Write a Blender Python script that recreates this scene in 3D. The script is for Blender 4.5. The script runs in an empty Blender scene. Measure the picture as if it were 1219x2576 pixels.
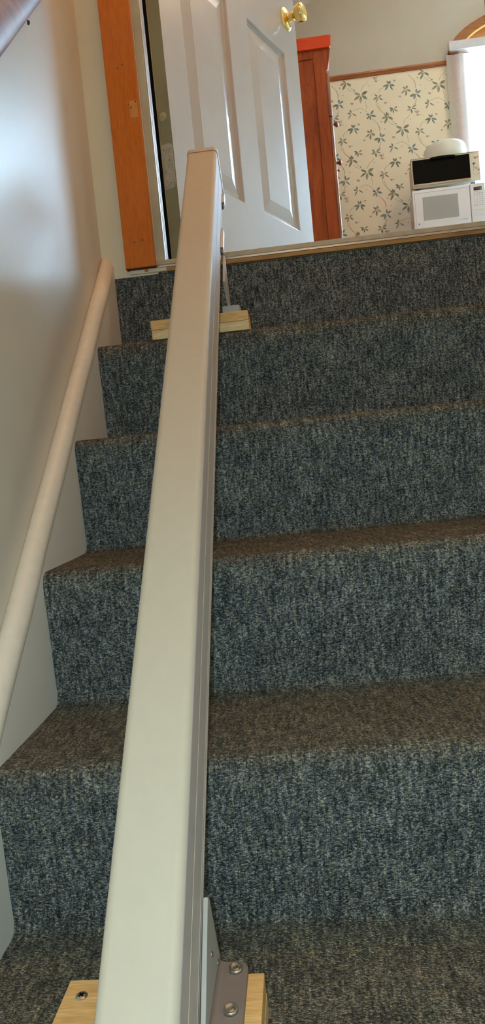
import bpy, bmesh, math, random
from mathutils import Vector, Matrix
random.seed(7)
S = bpy.context.scene
COL = S.collection
PI = math.pi

# ------------------------------------------------------------------ materials
def new_mat(name):
    m = bpy.data.materials.new(name); m.use_nodes = True
    nt = m.node_tree
    return m, nt, nt.nodes['Principled BSDF']

def N(nt, typ, **kw):
    n = nt.nodes.new(typ)
    for k, v in kw.items():
        if k in n.inputs: n.inputs[k].default_value = v
        else: setattr(n, k, v)
    return n

def ramp(nt, stops, interp='LINEAR'):
    r = nt.nodes.new('ShaderNodeValToRGB'); r.color_ramp.interpolation = interp
    e = r.color_ramp.elements
    while len(e) < len(stops): e.new(0.5)
    for i, (p, c) in enumerate(stops):
        e[i].position = p; e[i].color = (*c, 1)
    return r

def mixc(nt, fac, a, b, mode='MIX'):
    m = nt.nodes.new('ShaderNodeMix'); m.data_type = 'RGBA'; m.blend_type = mode
    for sock, v in ((m.inputs[0], fac), (m.inputs[6], a), (m.inputs[7], b)):
        if hasattr(v, 'is_output') : nt.links.new(v, sock)
        elif isinstance(v, (int, float)): sock.default_value = v
        else: sock.default_value = (*v, 1)
    return m.outputs[2]

def plain(name, col, rough=.5, metal=0, coat=0, spec=.5, vary=.04, nscale=30, bump=0, bscale=400, coatr=.1):
    m, nt, b = new_mat(name)
    tc = N(nt, 'ShaderNodeTexCoord')
    n = N(nt, 'ShaderNodeTexNoise', Scale=nscale, Detail=4)
    nt.links.new(tc.outputs['Object'], n.inputs['Vector'])
    r = ramp(nt, [(.3, tuple(max(0, c*(1-vary)) for c in col)), (.7, tuple(min(1, c*(1+vary)) for c in col))])
    nt.links.new(n.outputs[0], r.inputs[0]); nt.links.new(r.outputs[0], b.inputs['Base Color'])
    b.inputs['Roughness'].default_value = rough; b.inputs['Metallic'].default_value = metal
    b.inputs['Coat Weight'].default_value = coat; b.inputs['Coat Roughness'].default_value = coatr
    b.inputs['Specular IOR Level'].default_value = spec
    if bump:
        n2 = N(nt, 'ShaderNodeTexNoise', Scale=bscale, Detail=2)
        nt.links.new(tc.outputs['Object'], n2.inputs['Vector'])
        bp = N(nt, 'ShaderNodeBump', Strength=bump, Distance=.001)
        nt.links.new(n2.outputs[0], bp.inputs['Height']); nt.links.new(bp.outputs[0], b.inputs['Normal'])
    return m

def wood(name, c1, c2, c3, axis='Z', rough=.4, coat=0, stretch=14, scale=6, coatr=.12):
    m, nt, b = new_mat(name)
    tc = N(nt, 'ShaderNodeTexCoord'); mp = N(nt, 'ShaderNodeMapping')
    s = [stretch]*3; s['XYZ'.index(axis)] = 1
    mp.inputs['Scale'].default_value = s
    nt.links.new(tc.outputs['Object'], mp.inputs[0])
    n1 = N(nt, 'ShaderNodeTexNoise', Scale=scale, Detail=6, Roughness=.6, Distortion=.4)
    n2 = N(nt, 'ShaderNodeTexNoise', Scale=scale*6, Detail=3)
    nt.links.new(mp.outputs[0], n1.inputs['Vector']); nt.links.new(mp.outputs[0], n2.inputs['Vector'])
    r = ramp(nt, [(.3, c3), (.5, c1), (.7, c2)])
    nt.links.new(n1.outputs[0], r.inputs[0])
    r2 = ramp(nt, [(.35, (.82, .82, .82)), (.65, (1.05, 1.05, 1.05))])
    nt.links.new(n2.outputs[0], r2.inputs[0])
    c = mixc(nt, 1.0, r.outputs[0], r2.outputs[0], 'MULTIPLY')
    nt.links.new(c, b.inputs['Base Color'])
    b.inputs['Roughness'].default_value = rough
    b.inputs['Coat Weight'].default_value = coat; b.inputs['Coat Roughness'].default_value = coatr
    b.inputs['Specular IOR Level'].default_value = .25
    return m

def wall_paint(name, col, rough=.35, fleck=True):
    m, nt, b = new_mat(name)
    tc = N(nt, 'ShaderNodeTexCoord')
    n = N(nt, 'ShaderNodeTexNoise', Scale=3, Detail=5)
    nt.links.new(tc.outputs['Object'], n.inputs['Vector'])
    r = ramp(nt, [(.3, tuple(c*.95 for c in col)), (.7, tuple(min(1, c*1.04) for c in col))])
    nt.links.new(n.outputs[0], r.inputs[0])
    c = r.outputs[0]
    if fleck:   # small chips and scuffs in the paint
        mp = N(nt, 'ShaderNodeMapping'); mp.inputs['Scale'].default_value = (1, 1, .45)
        nt.links.new(tc.outputs['Object'], mp.inputs[0])
        v = N(nt, 'ShaderNodeTexVoronoi', Scale=9)
        nt.links.new(mp.outputs[0], v.inputs['Vector'])
        rf = ramp(nt, [(.02, (1, 1, 1)), (.03, (0, 0, 0))])
        nt.links.new(v.outputs['Distance'], rf.inputs[0])
        c = mixc(nt, rf.outputs[0], c, (.75, .72, .65))
    nt.links.new(c, b.inputs['Base Color'])
    n2 = N(nt, 'ShaderNodeTexNoise', Scale=260, Detail=2)
    n3 = N(nt, 'ShaderNodeTexNoise', Scale=12, Detail=3)
    for q in (n2, n3): nt.links.new(tc.outputs['Object'], q.inputs['Vector'])
    a = N(nt, 'ShaderNodeMath', operation='MULTIPLY_ADD'); a.inputs[1].default_value = 3
    nt.links.new(n3.outputs[0], a.inputs[0]); nt.links.new(n2.outputs[0], a.inputs[2])
    bp = N(nt, 'ShaderNodeBump', Strength=.12, Distance=.001)
    nt.links.new(a.outputs[0], bp.inputs['Height']); nt.links.new(bp.outputs[0], b.inputs['Normal'])
    b.inputs['Roughness'].default_value = rough
    return m

def carpet_mat():
    m, nt, b = new_mat('looped_carpet')
    uv = N(nt, 'ShaderNodeUVMap')
    def mapped(sx, sy):
        mp = N(nt, 'ShaderNodeMapping'); mp.inputs['Scale'].default_value = (sx, sy, 1)
        nt.links.new(uv.outputs[0], mp.inputs[0]); return mp.outputs[0]
    # loops
    v = N(nt, 'ShaderNodeTexVoronoi', Scale=1, Randomness=.75)
    nt.links.new(mapped(430, 640), v.inputs['Vector'])
    # per loop colour
    sepc = N(nt, 'ShaderNodeSeparateColor'); nt.links.new(v.outputs['Color'], sepc.inputs[0])
    # streaks running up the pile
    n1 = N(nt, 'ShaderNodeTexNoise', Scale=1, Detail=5, Roughness=.7); nt.links.new(mapped(210, 36), n1.inputs['Vector'])
    n2 = N(nt, 'ShaderNodeTexNoise', Scale=1, Detail=3, Roughness=.65); nt.links.new(mapped(520, 520), n2.inputs['Vector'])
    n3 = N(nt, 'ShaderNodeTexNoise', Scale=1, Detail=3); nt.links.new(mapped(26, 14), n3.inputs['Vector'])
    def add(a, ka, c, kc):
        x = N(nt, 'ShaderNodeMath', operation='MULTIPLY'); x.inputs[1].default_value = ka; nt.links.new(a, x.inputs[0])
        y = N(nt, 'ShaderNodeMath', operation='MULTIPLY_ADD'); y.inputs[1].default_value = kc
        nt.links.new(c, y.inputs[0]); nt.links.new(x.outputs[0], y.inputs[2]); return y.outputs[0]
    t = add(add(n1.outputs[0], .56, n2.outputs[0], .40), 1, sepc.outputs[0], .24)
    t2 = add(t, 1, n3.outputs[0], .12)
    rr = ramp(nt, [(.47, (.010, .015, .019)), (.57, (.050, .066, .072)), (.66, (.135, .162, .163)), (.76, (.32, .355, .34)), (.87, (.70, .72, .62))])
    nt.links.new(t2, rr.inputs[0])
    n4 = N(nt, 'ShaderNodeTexNoise', Scale=1, Detail=2); nt.links.new(mapped(150, 50), n4.inputs['Vector'])
    rb = ramp(nt, [(.52, (0, 0, 0)), (.68, (1, 1, 1))]); nt.links.new(n4.outputs[0], rb.inputs[0])
    hue = mixc(nt, rb.outputs[0], (1, 1, 1), (1.15, 1.04, .84))
    c = mixc(nt, 1.0, rr.outputs[0], hue, 'MULTIPLY')
    # foot-worn brown soil on the treads (vertex attribute)
    at = N(nt, 'ShaderNodeAttribute', attribute_name='wear')
    n5 = N(nt, 'ShaderNodeTexNoise', Scale=1, Detail=4); nt.links.new(mapped(34, 30), n5.inputs['Vector'])
    sub = N(nt, 'ShaderNodeMath', operation='MULTIPLY_ADD', use_clamp=True); sub.inputs[1].default_value = 1.5
    nt.links.new(n5.outputs[0], sub.inputs[0]); sub.inputs[2].default_value = -.78
    ad = N(nt, 'ShaderNodeMath', operation='ADD', use_clamp=True)
    nt.links.new(at.outputs['Fac'], ad.inputs[0]); nt.links.new(sub.outputs[0], ad.inputs[1])
    w = N(nt, 'ShaderNodeMath', operation='MULTIPLY', use_clamp=True)
    nt.links.new(ad.outputs[0], w.inputs[0]); nt.links.new(at.outputs['Fac'], w.inputs[1])
    soil = mixc(nt, 1.0, c, (1.10, .96, .76), 'MULTIPLY')
    soil2 = mixc(nt, .22, soil, (.12, .105, .074))
    c2 = mixc(nt, w.outputs[0], c, soil2)
    nt.links.new(c2, b.inputs['Base Color'])
    b.inputs['Roughness'].default_value = .95; b.inputs['Specular IOR Level'].default_value = .15
    b.inputs['Sheen Weight'].default_value = .05
    inv = N(nt, 'ShaderNodeMath', operation='SUBTRACT'); inv.inputs[0].default_value = 1; nt.links.new(v.outputs['Distance'], inv.inputs[1])
    hgt = add(inv.outputs[0], 1, n2.outputs[0], 1.2)
    bp = N(nt, 'ShaderNodeBump', Strength=1, Distance=.0028)
    nt.links.new(hgt, bp.inputs['Height']); nt.links.new(bp.outputs[0], b.inputs['Normal'])
    return m

M = {}
M['carpet'] = carpet_mat()
M['stairwall'] = wall_paint('satin_cream_wall', (.69, .665, .575), .30)
M['skirt'] = wall_paint('satin_skirt_paint', (.92, .91, .82), .4)
M['cream'] = wall_paint('cream_wall', (.84, .80, .60), .5, False)
M['upperwall'] = wall_paint('beige_wall', (.47, .42, .335), .7, False)
M['paper'] = wall_paint('wallpaper_ground', (.80, .71, .53), .6, False)
M['captrim'] = plain('cream_gloss_trim', (.87, .82, .69), .4, vary=.03, nscale=60, bump=.3, bscale=90)
M['casing'] = wood('orange_stained_pine', (.66, .18, .018), (.70, .20, .022), (.60, .155, .014), 'Z', .45, .15)
M['casing_end'] = plain('dark_end_grain', (.10, .03, .008), .8)
M['patch'] = plain('pale_filler_wood', (.66, .27, .07), .6, vary=.1, nscale=90)
M['knot'] = plain('dark_knot', (.12, .035, .01), .7)
M['stripwood'] = wood('honey_wood_strip', (.52, .28, .10), (.60, .34, .13), (.40, .20, .07), 'X', .5)
M['jamb'] = plain('aged_jamb_paint', (.52, .51, .36), .5, vary=.12, nscale=14)
M['dooredge'] = plain('olive_door_edge', (.40, .40, .26), .45, vary=.1, nscale=12)
M['doorface'] = plain('door_white_paint', (.53, .53, .52), .26, coat=.5, coatr=.07, vary=.03, nscale=9, bump=.06, bscale=60)
M['aluminium'] = plain('bright_aluminium', (.78, .78, .76), .28, .9)
M['thresh'] = plain('threshold_strip', (.55, .47, .34), .4, .25, vary=.12, nscale=50)
M['flatblack'] = plain('flat_black', (.004, .004, .004), .9, spec=0)  # shared black, also stands in for shaded gaps and screw recesses
M['brass'] = plain('polished_brass', (.83, .60, .22), .13, 1.0, vary=.05)
M['hingemetal'] = plain('painted_hinge', (.58, .58, .50), .45, 0, vary=.2, nscale=80)
M['button'] = plain('cream_button', (.60, .56, .36), .45)
M['cream_plastic'] = plain('rail_end_cap', (.60, .53, .42), .45)
M['rail'] = plain('champagne_rail_coat', (.60, .55, .43), .45, .0, spec=.25, vary=.015, nscale=60, bump=.05, bscale=900)
M['railside'] = plain('champagne_rail_side', (.66, .61, .58), .5, 0, spec=.3, vary=.03, nscale=60)
M['steelbracket'] = plain('grey_bracket_paint', (.47, .47, .445), .5, 0, spec=.3, vary=.05)
M['darkbolt'] = plain('dark_bolt', (.06, .06, .055), .4, .5)
M['footplate'] = plain('taupe_foot_plate', (.25, .20, .17), .5, 0, spec=.3, vary=.06)
M['zinc'] = plain('zinc_bolt', (.62, .62, .55), .3, 1, vary=.25, nscale=300)
M['pine'] = wood('raw_pine', (.88, .55, .21), (.93, .65, .28), (.78, .45, .15), 'X', .6, 0, 9, 9)
M['pine2'] = wood('raw_pine_light', (.88, .66, .34), (.93, .74, .42), (.72, .48, .20), 'X', .6, 0, 10, 8)
M['mahog'] = wood('dark_handrail_varnish', (.24, .065, .02), (.32, .10, .033), (.14, .035, .010), 'Y', .4, .0, 10, 5, .15)
M['cabinet'] = wood('red_pine_cabinet', (.32, .052, .003), (.40, .072, .005), (.20, .028, .002), 'Z', .5, .0, 9, 5, .12)
M['cabinettop'] = wood('orange_cornice', (.64, .05, .002), (.70, .06, .003), (.56, .042, .002), 'X', .5, .0)
M['cabinetdoor'] = wood('varnished_door_edge', (.25, .065, .016), (.32, .09, .022), (.16, .036, .009), 'Z', .22, 1, 9, 5, .16)
M['dado'] = wood('brown_dado', (.32, .095, .022), (.40, .13, .03), (.22, .06, .014), 'X', .4, .3)
M['archwood'] = wood('arch_oak', (.27, .085, .015), (.32, .11, .022), (.21, .062, .010), 'X', .4, .1)
M['bead'] = plain('bead_highlight_tone', (.80, .42, .12), .35)  # pale tone paints the bright highlight line along the arch edge
M['lino'] = plain('kitchen_floor', (.42, .33, .22), .4)
M['ceiling'] = wall_paint('ceiling_paint', (.78, .74, .66), .8, False)
M['valance'] = plain('grey_white_valance', (.62, .66, .72), .5)
M['whitemw'] = plain('white_enamel', (.82, .87, .95), .3, vary=.01)
M['mwwindow'] = plain('grey_mesh_window', (.36, .38, .37), .35, vary=.12, nscale=900)
M['dkglass'] = plain('black_oven_glass', (.006, .005, .004), .3, spec=.02)
M['creamenamel'] = plain('cream_enamel', (.70, .66, .55), .35)
M['tanbar'] = plain('tan_reflective_bar', (.42, .30, .20), .3, .5)
M['greytrim'] = plain('grey_trim', (.38, .38, .34), .4, .3)
M['inkgrey'] = plain('grey_print', (.28, .28, .30), .6)
M['inkdark'] = plain('dark_print', (.03, .04, .04), .5)
M['inkorange'] = plain('orange_print', (.50, .22, .07), .6)
M['display'] = plain('microwave_display', (.03, .022, .01), .2)
M['greenled'] = None
M['bowl'] = plain('off_white_plastic', (.74, .76, .67), .35, vary=.01)
M['counter'] = plain('counter_laminate', (.45, .40, .33), .5)
M['leafg'] = plain('print_leaf_green', (.19, .21, .135), .6, vary=.45, nscale=90)
M['leafb'] = plain('print_leaf_blue', (.15, .205, .19), .6, vary=.45, nscale=90)
M['leafo'] = plain('print_leaf_brown', (.30, .265, .17), .6, vary=.35, nscale=90)
M['flower'] = plain('print_flower', (.42, .29, .24), .6, vary=.25, nscale=120)
M['vine'] = plain('print_vine', (.48, .40, .24), .6, vary=.2, nscale=90)
def led():
    m, nt, b = new_mat('display_digit'); b.inputs['Base Color'].default_value = (.1, .3, .1, 1)
    b.inputs['Emission Color'].default_value = (.35, .9, .35, 1); b.inputs['Emission Strength'].default_value = .5
    return m
M['greenled'] = led()
def slat_mat():
    m, nt, b = new_mat('translucent_blind')
    out = nt.nodes['Material Output']
    b.inputs['Base Color'].default_value = (.85, .88, .88, 1); b.inputs['Roughness'].default_value = .6
    tr = N(nt, 'ShaderNodeBsdfTranslucent'); tr.inputs[0].default_value = (.92, .96, .97, 1)
    tc = N(nt, 'ShaderNodeTexCoord'); n = N(nt, 'ShaderNodeTexNoise', Scale=60)
    nt.links.new(tc.outputs['Object'], n.inputs['Vector'])
    r = ramp(nt, [(.3, (.86, .9, .9)), (.7, (.94, .97, .98))]); nt.links.new(n.outputs[0], r.inputs[0])
    nt.links.new(r.outputs[0], tr.inputs[0])
    mx = N(nt, 'ShaderNodeMixShader'); mx.inputs[0].default_value = .75
    nt.links.new(b.outputs[0], mx.inputs[1]); nt.links.new(tr.outputs[0], mx.inputs[2]); nt.links.new(mx.outputs[0], out.inputs[0])
    return m
M['slat'] = slat_mat()
def glass_mat():
    m, nt, b = new_mat('window_glass')
    out = nt.nodes['Material Output']
    tr = N(nt, 'ShaderNodeBsdfTransparent'); tr.inputs[0].default_value = (.95, .98, 1, 1)
    gl = N(nt, 'ShaderNodeBsdfGlossy'); gl.inputs['Roughness'].default_value = .02
    lw = N(nt, 'ShaderNodeLayerWeight', Blend=.12)
    mx = N(nt, 'ShaderNodeMixShader')
    nt.links.new(lw.outputs['Fresnel'], mx.inputs[0]); nt.links.new(tr.outputs[0], mx.inputs[1]); nt.links.new(gl.outputs[0], mx.inputs[2])
    nt.links.new(mx.outputs[0], out.inputs[0])
    return m
M['glass'] = glass_mat()

# ------------------------------------------------------------------ mesh helpers
def link(name, bm, mats, parent=None, smooth=False, recalc=True):
    if recalc: bmesh.ops.recalc_face_normals(bm, faces=bm.faces)
    me = bpy.data.meshes.new(name); bm.to_mesh(me); bm.free()
    if not isinstance(mats, (list, tuple)): mats = [mats]
    for m in mats: me.materials.append(m)
    if smooth:
        for p in me.polygons: p.use_smooth = True
        if smooth != 'all':
            try: me.set_sharp_from_angle(angle=math.radians(38))
            except Exception: pass
    o = bpy.data.objects.new(name, me); COL.objects.link(o)
    if smooth is True:
        wn = o.modifiers.new('weighted', 'WEIGHTED_NORMAL'); wn.keep_sharp = True; wn.weight = 80
    if parent is not None:
        o.parent = parent
        mw = Matrix.Translation(parent.location) if parent.parent is None else Matrix.Identity(4)
        o.matrix_parent_inverse = mw.inverted()
    return o

def tag(o, label=None, cat=None, group=None, kind=None):
    if label: o['label'] = label
    if cat: o['category'] = cat
    if group: o['group'] = group
    if kind: o['kind'] = kind
    return o

def empty(name, loc, label=None, cat=None, group=None, kind=None):
    o = bpy.data.objects.new(name, None); COL.objects.link(o); o.location = loc
    o.empty_display_size = .05
    return tag(o, label, cat, group, kind)

def box(bm, x0, x1, y0, y1, z0, z1, mi=0, bev=0, seg=2, mat=None):
    vs = [bm.verts.new((x, y, z)) for x in (x0, x1) for y in (y0, y1) for z in (z0, z1)]
    F = [(0, 1, 3, 2), (4, 6, 7, 5), (0, 4, 5, 1), (2, 3, 7, 6), (0, 2, 6, 4), (1, 5, 7, 3)]
    fs = [bm.faces.new([vs[i] for i in f]) for f in F]
    for f in fs: f.material_index = mi
    if bev:
        es = list({e for f in fs for e in f.edges})
        r = bmesh.ops.bevel(bm, geom=es, offset=bev, segments=seg, profile=.5, affect='EDGES')
        for f in r['faces']: f.material_index = mi
        vs = list({v for v in bm.verts if v.is_valid and any(f in r['faces'] for f in v.link_faces)}) if mat else []
    if mat:
        if not bev: pass
        for v in vs: v.co = mat @ v.co
    return fs

def prism(bm, poly, f3, t0, t1, mi=0, bev=0):
    """poly = list of 2d points, f3(a,b,t)->Vector, extruded from t0 to t1"""
    A = [bm.verts.new(f3(a, b, t0)) for a, b in poly]
    B = [bm.verts.new(f3(a, b, t1)) for a, b in poly]
    n = len(poly); fs = [bm.faces.new(A), bm.faces.new(B[::-1])]
    for i in range(n):
        fs.append(bm.faces.new([A[i], B[i], B[(i+1) % n], A[(i+1) % n]]))
    for f in fs: f.material_index = mi
    if bev:
        es = list({e for f in fs for e in f.edges})
        bmesh.ops.bevel(bm, geom=es, offset=bev, segments=2, profile=.5, affect='EDGES')
    return fs

def lathe(bm, prof, origin, axis, n=40, mi=0):
    """prof = [(r, h)], around axis"""
    ax = Vector(axis).normalized(); t = ax.orthogonal().normalized(); w = ax.cross(t); o = Vector(origin)
    rings = []
    for r, h in prof:
        if r < 1e-6: rings.append([bm.verts.new(o+ax*h)])
        else: rings.append([bm.verts.new(o+ax*h+(t*math.cos(2*PI*i/n)+w*math.sin(2*PI*i/n))*r) for i in range(n)])
    for a, b in zip(rings, rings[1:]):
        for i in range(n):
            j = (i+1) % n
            if len(a) == 1 and len(b) == 1: continue
            if len(a) == 1: f = bm.faces.new([a[0], b[i], b[j]])
            elif len(b) == 1: f = bm.faces.new([a[i], b[0], a[j]])
            else: f = bm.faces.new([a[i], b[i], b[j], a[j]])
            f.material_index = mi

def bolt(name, loc, axis, r, h, mat, parent, kind=1):
    """pan head screw, shade of the cross recess painted as black bars"""
    bm = bmesh.new()
    if kind == 2: lathe(bm, [(0, -.0005), (r, -.0005), (r, h*.6), (r*.92, h), (r*.78, h), (r*.66, h*.45), (r*.5, h*.4), (r*.42, h*.75), (r*.2, h*.8), (0, h*.6)], loc, axis, 28)
    else: lathe(bm, [(0, -.0005), (r, -.0005), (r, h*.35), (r*.85, h*.75), (r*.5, h), (0, h)], loc, axis, 24)
    if kind != 1: return link(name, bm, mat, parent, smooth='all' if kind == 2 else True)
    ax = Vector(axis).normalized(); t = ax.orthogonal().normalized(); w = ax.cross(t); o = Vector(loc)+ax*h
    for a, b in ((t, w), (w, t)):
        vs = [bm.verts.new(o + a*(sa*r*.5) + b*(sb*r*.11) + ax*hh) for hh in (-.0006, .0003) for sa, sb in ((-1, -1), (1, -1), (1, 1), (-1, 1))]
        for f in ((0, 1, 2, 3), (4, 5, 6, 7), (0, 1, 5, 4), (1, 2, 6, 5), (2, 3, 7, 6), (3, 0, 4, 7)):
            bm.faces.new([vs[i] for i in f]).material_index = 1  # black faces paint the shade of the recess
    return link(name, bm, [mat, M['flatblack']], parent, smooth=True)

# ------------------------------------------------------------------ STAIRS
RUN, RISE, XR = .2135, .19, 1.0
prof = []   # (y, z, wear)
nst = 8
def arc(cy, cz, r, a0, a1, k, w0, w1):
    for i in range(k+1):
        a = math.radians(a0+(a1-a0)*i/k); prof.append((cy+r*math.cos(a), cz+r*math.sin(a), w0+(w1-w0)*i/k))
prof.append((.003, -.006, .3)); prof.append((-.004, -.010, .2))
prof.append((-.006, -.05, .05))
for j in range(1, nst+1):
    y0 = -RUN*(j-1); y1 = -RUN*j; z = -RISE*j
    prof.append((y0-.004, z+.05, .0)); prof.append((y0-.002, z+.016, .25))
    prof.append((y0-.006, z+.005, .7)); prof.append((y0-.014, z+.001, .95))
    for q in (.3, .55, .8): prof.append((y0+(y1-y0)*q, z, 1))
    R_ = .017
    arc(y1-.008+R_, z-R_, R_, 90, 180, 6, 1.0, .62)
    prof.append((y1-.009, z-.034, .38)); prof.append((y1-.007, z-.055, .12)); prof.append((y1-.005, z-.085, .0))
bm = bmesh.new(); uvl = bm.loops.layers.uv.new('UVMap'); wl = bm.verts.layers.float.new('wear')
NX = 24
arcs = [0]
for a, b in zip(prof, prof[1:]): arcs.append(arcs[-1]+math.hypot(b[0]-a[0], b[1]-a[1]))
grid = []
for i, (y, z, w) in enumerate(prof):
    row = []
    for k in range(NX+1):
        x = (XR-.002)*k/NX
        wob = .0012*math.sin(x*23+i*1.7)*(0 if k == 0 else 1)
        v = bm.verts.new((x, y+wob, z+.4*wob)); v[wl] = w; row.append(v)
    grid.append(row)
for i in range(len(prof)-1):
    for k in range(NX):
        f = bm.faces.new([grid[i][k], grid[i+1][k], grid[i+1][k+1], grid[i][k+1]])
        for lp, (ii, kk) in zip(f.loops, ((i, k), (i+1, k), (i+1, k+1), (i, k+1))):
            lp[uvl].uv = (XR*kk/NX, arcs[ii])
# solid underside so the flight has thickness
stairs = empty('staircase', (.5, -.8, -.95), 'dark blue-grey looped carpet staircase with brown worn treads', 'staircase')
link('stair_carpet', bm, M['carpet'], stairs, smooth=True, recalc=True)
# timber under the carpet
bm = bmesh.new()
pts = [(0.0, -.012)]
for j in range(1, nst+1):
    pts += [(-RUN*(j-1)+.004, -RISE*j-.006), (-RUN*j+.004, -RISE*j-.006)]
pts += [(-RUN*nst+.004, -RISE*(nst)-.18), (-RUN*nst+.3, -RISE*nst-.18), (.0, -.5)]
prism(bm, pts, lambda a, b, t: Vector((t, a, b)), .002, XR-.004)
link('stair_timber', bm, M['pine'], stairs)

# ------------------------------------------------------------------ STAIRWELL SHELL
XW = -.026                       # upper left wall plane
def struct(name, bm, mats, label=None, cat=None, smooth=False):
    o = link(name, bm, mats, None, smooth); o['kind'] = 'structure'
    if label: o['label'] = label
    if cat: o['category'] = cat
    return o
bm = bmesh.new(); box(bm, XW-.1, XW, -3.2, .12, -2.0, 2.42)
struct('wall_left', bm, M['stairwall'], 'satin cream stairwell wall rising beside the handrail, cool daylight patch on it', 'wall')
# skirt board under the cap: follows the stairs
def cap_z(y): return .040+.895*y
bm = bmesh.new()
yb = -2.1
prism(bm, [(0, cap_z(0)-.016), (0, -.4), (-1.75, -2.0), (-3.0, -2.0), (-3.0, cap_z(-2.2)-.016), (-2.2, cap_z(-2.2)-.016)], lambda a, b, t: Vector((t, a, b)), XW+.0002, 0)
struct('baseboard_left', bm, M['skirt'], 'grey-cream painted skirt wall stepping down beside the left ends of the carpeted steps', 'skirt board')
# rounded cap trim
sec = [(XW+.0003, .000), (XW+.004, .0045), (XW+.010, .0062), (XW+.017, .0050), (XW+.023, .0005), (XW+.0275, -.006), (XW+.029, -.013), (XW+.027, -.020), (XW+.0003, -.020)]
bm = bmesh.new()
sl = math.atan(.895); cs, sn = math.cos(sl), math.sin(sl)
def capf(a, b, t):   # a = x, b = perpendicular offset, t = along
    return Vector((a, t*cs-b*sn, .040+t*sn+b*cs))
segs = [(-3.0+i*.12) for i in range(26)]
ts = [t for t in segs if t < -.05]+[-.045, -.02, -.006]
rings = []
for t in ts:
    k = 1.0 if t < -.03 else (.9 if t < -.01 else .6)
    wv = .0006*math.sin(t*31)
    rings.append([bm.verts.new(capf(XW+.0003+(a-XW-.0003)*k+ (wv if a > XW+.001 else 0), b*k if b > 0 else b, t)) for a, b in sec])
for A, B in zip(rings, rings[1:]):
    for i in range(len(sec)):
        j = (i+1) % len(sec); bm.faces.new([A[i], B[i], B[j], A[j]])
bm.faces.new(rings[0]); bm.faces.new(rings[-1][::-1])
struct('trim_1', bm, M['captrim'], 'cream painted half-round cap moulding sloping up the left wall', 'trim', smooth=True)

# right wall, ceiling, lower floor and rear wall of the stairwell
bm = bmesh.new(); box(bm, XR, XR+.1, -3.2, .0, -2.0, 2.42); struct('wall_right', bm, M['stairwall'])
bm = bmesh.new(); box(bm, XW-.1, XR+.1, -3.3, -3.2, -2.0, 2.42); struct('wall_rear', bm, M['stairwall'])
bm = bmesh.new(); box(bm, XW-.1, XR+.1, -3.3, .12, 2.42, 2.5); struct('ceiling_stairwell', bm, M['ceiling'])
bm = bmesh.new(); box(bm, XW-.1, XR+.1, -3.3, -RUN*nst+.002, -RISE*nst-.2, -RISE*nst-.0); struct('floor_lower', bm, M['carpet'])

# ------------------------------------------------------------------ DOORWAY WALL (plane y=0)
DX0, DX1, DTOP = .115, .885, 2.055
bm = bmesh.new()
box(bm, XW, DX0-.0165, .0, .12, -.008, 2.42)
box(bm, DX1+.0165, XR, .0, .12, -.008, 2.42)
box(bm, DX0-.0165, DX1+.0165, .0, .12, DTOP+.0165, 2.42)
struct('wall_front', bm, M['cream'], 'narrow pale cream wall strip between the left corner and the orange wood casing', 'wall')
bm = bmesh.new(); box(bm, -.0, XR, .0035, .12, -.3, -.012); struct('wall_header', bm, M['cream'])
# left casing with filler patch, knots and end grain
bm = bmesh.new()
box(bm, .0300, .0972, -.018, -.0005, .0060, 2.12, 0, .0015, 1)
bm2fs = []
def quad(bm, pts, mi):
    f = bm.faces.new([bm.verts.new(p) for p in pts]); f.material_index = mi; return f
yq = -.0183
def rp(x0, x1, z0, z1, mi, y=yq): quad(bm, [(x0, y, z0), (x1, y, z0), (x1, y, z1), (x0, y, z1)], mi)
def disc(bm, x, z, rx, rz, mi, y=yq-.0001, n=10):
    f = bm.faces.new([bm.verts.new((x+rx*math.cos(2*PI*i/n), y, z+rz*math.sin(2*PI*i/n))) for i in range(n)]); f.material_index = mi
rp(.0765, .0940, .325, .360, 1)
disc(bm, .0905, .357, .0016, .002, 2); disc(bm, .079, .346, .0016, .0024, 2); disc(bm, .0745, .352, .0008, .002, 2)
disc(bm, .0585, .431, .0017, .0019, 2); disc(bm, .0700, .437, .0016, .0017, 2)
disc(bm, .056, .061, .0016, .0017, 2); disc(bm, .0735, .064, .0020, .0021, 2)
box(bm, .0302, .0970, -.0178, -.0008, .0050, .0058, 3)
box(bm, .0302, .0310, -.0186, -.0180, .0058, .0080, 3)
casing = link('trim_2', bm, [M['casing'], M['patch'], M['knot'], M['casing_end']]); casing['kind'] = 'structure'
tag(casing, 'orange stained pine door casing left of the open doorway, pale patch on it', 'door casing')
bm = bmesh.new(); box(bm, DX1+.0165, DX1+.084, -.018, -.0005, .006, 2.12, 0, .0015, 1)
struct('trim_3', bm, M['casing'], 'orange pine door casing right of the doorway', 'door casing')
bm = bmesh.new(); box(bm, .030, DX1+.084, -.018, -.0005, 2.12, 2.187, 0, .0015, 1)
struct('trim_4', bm, M['casing'], 'orange pine casing over the doorway', 'door casing')
# cream sliver under the casing
bm = bmesh.new(); box(bm, .036, .119, -.0065, .003, -.004, .0045, 0, .0006, 1); box(bm, .070, .078, -.009, .001, -.0015, .0042, 1)
o = link('trim_5', bm, [M['cream'], M['casing']]); o['kind'] = 'structure'; tag(o, 'thin cream painted strip under the casing at the carpet edge', 'trim')

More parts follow.
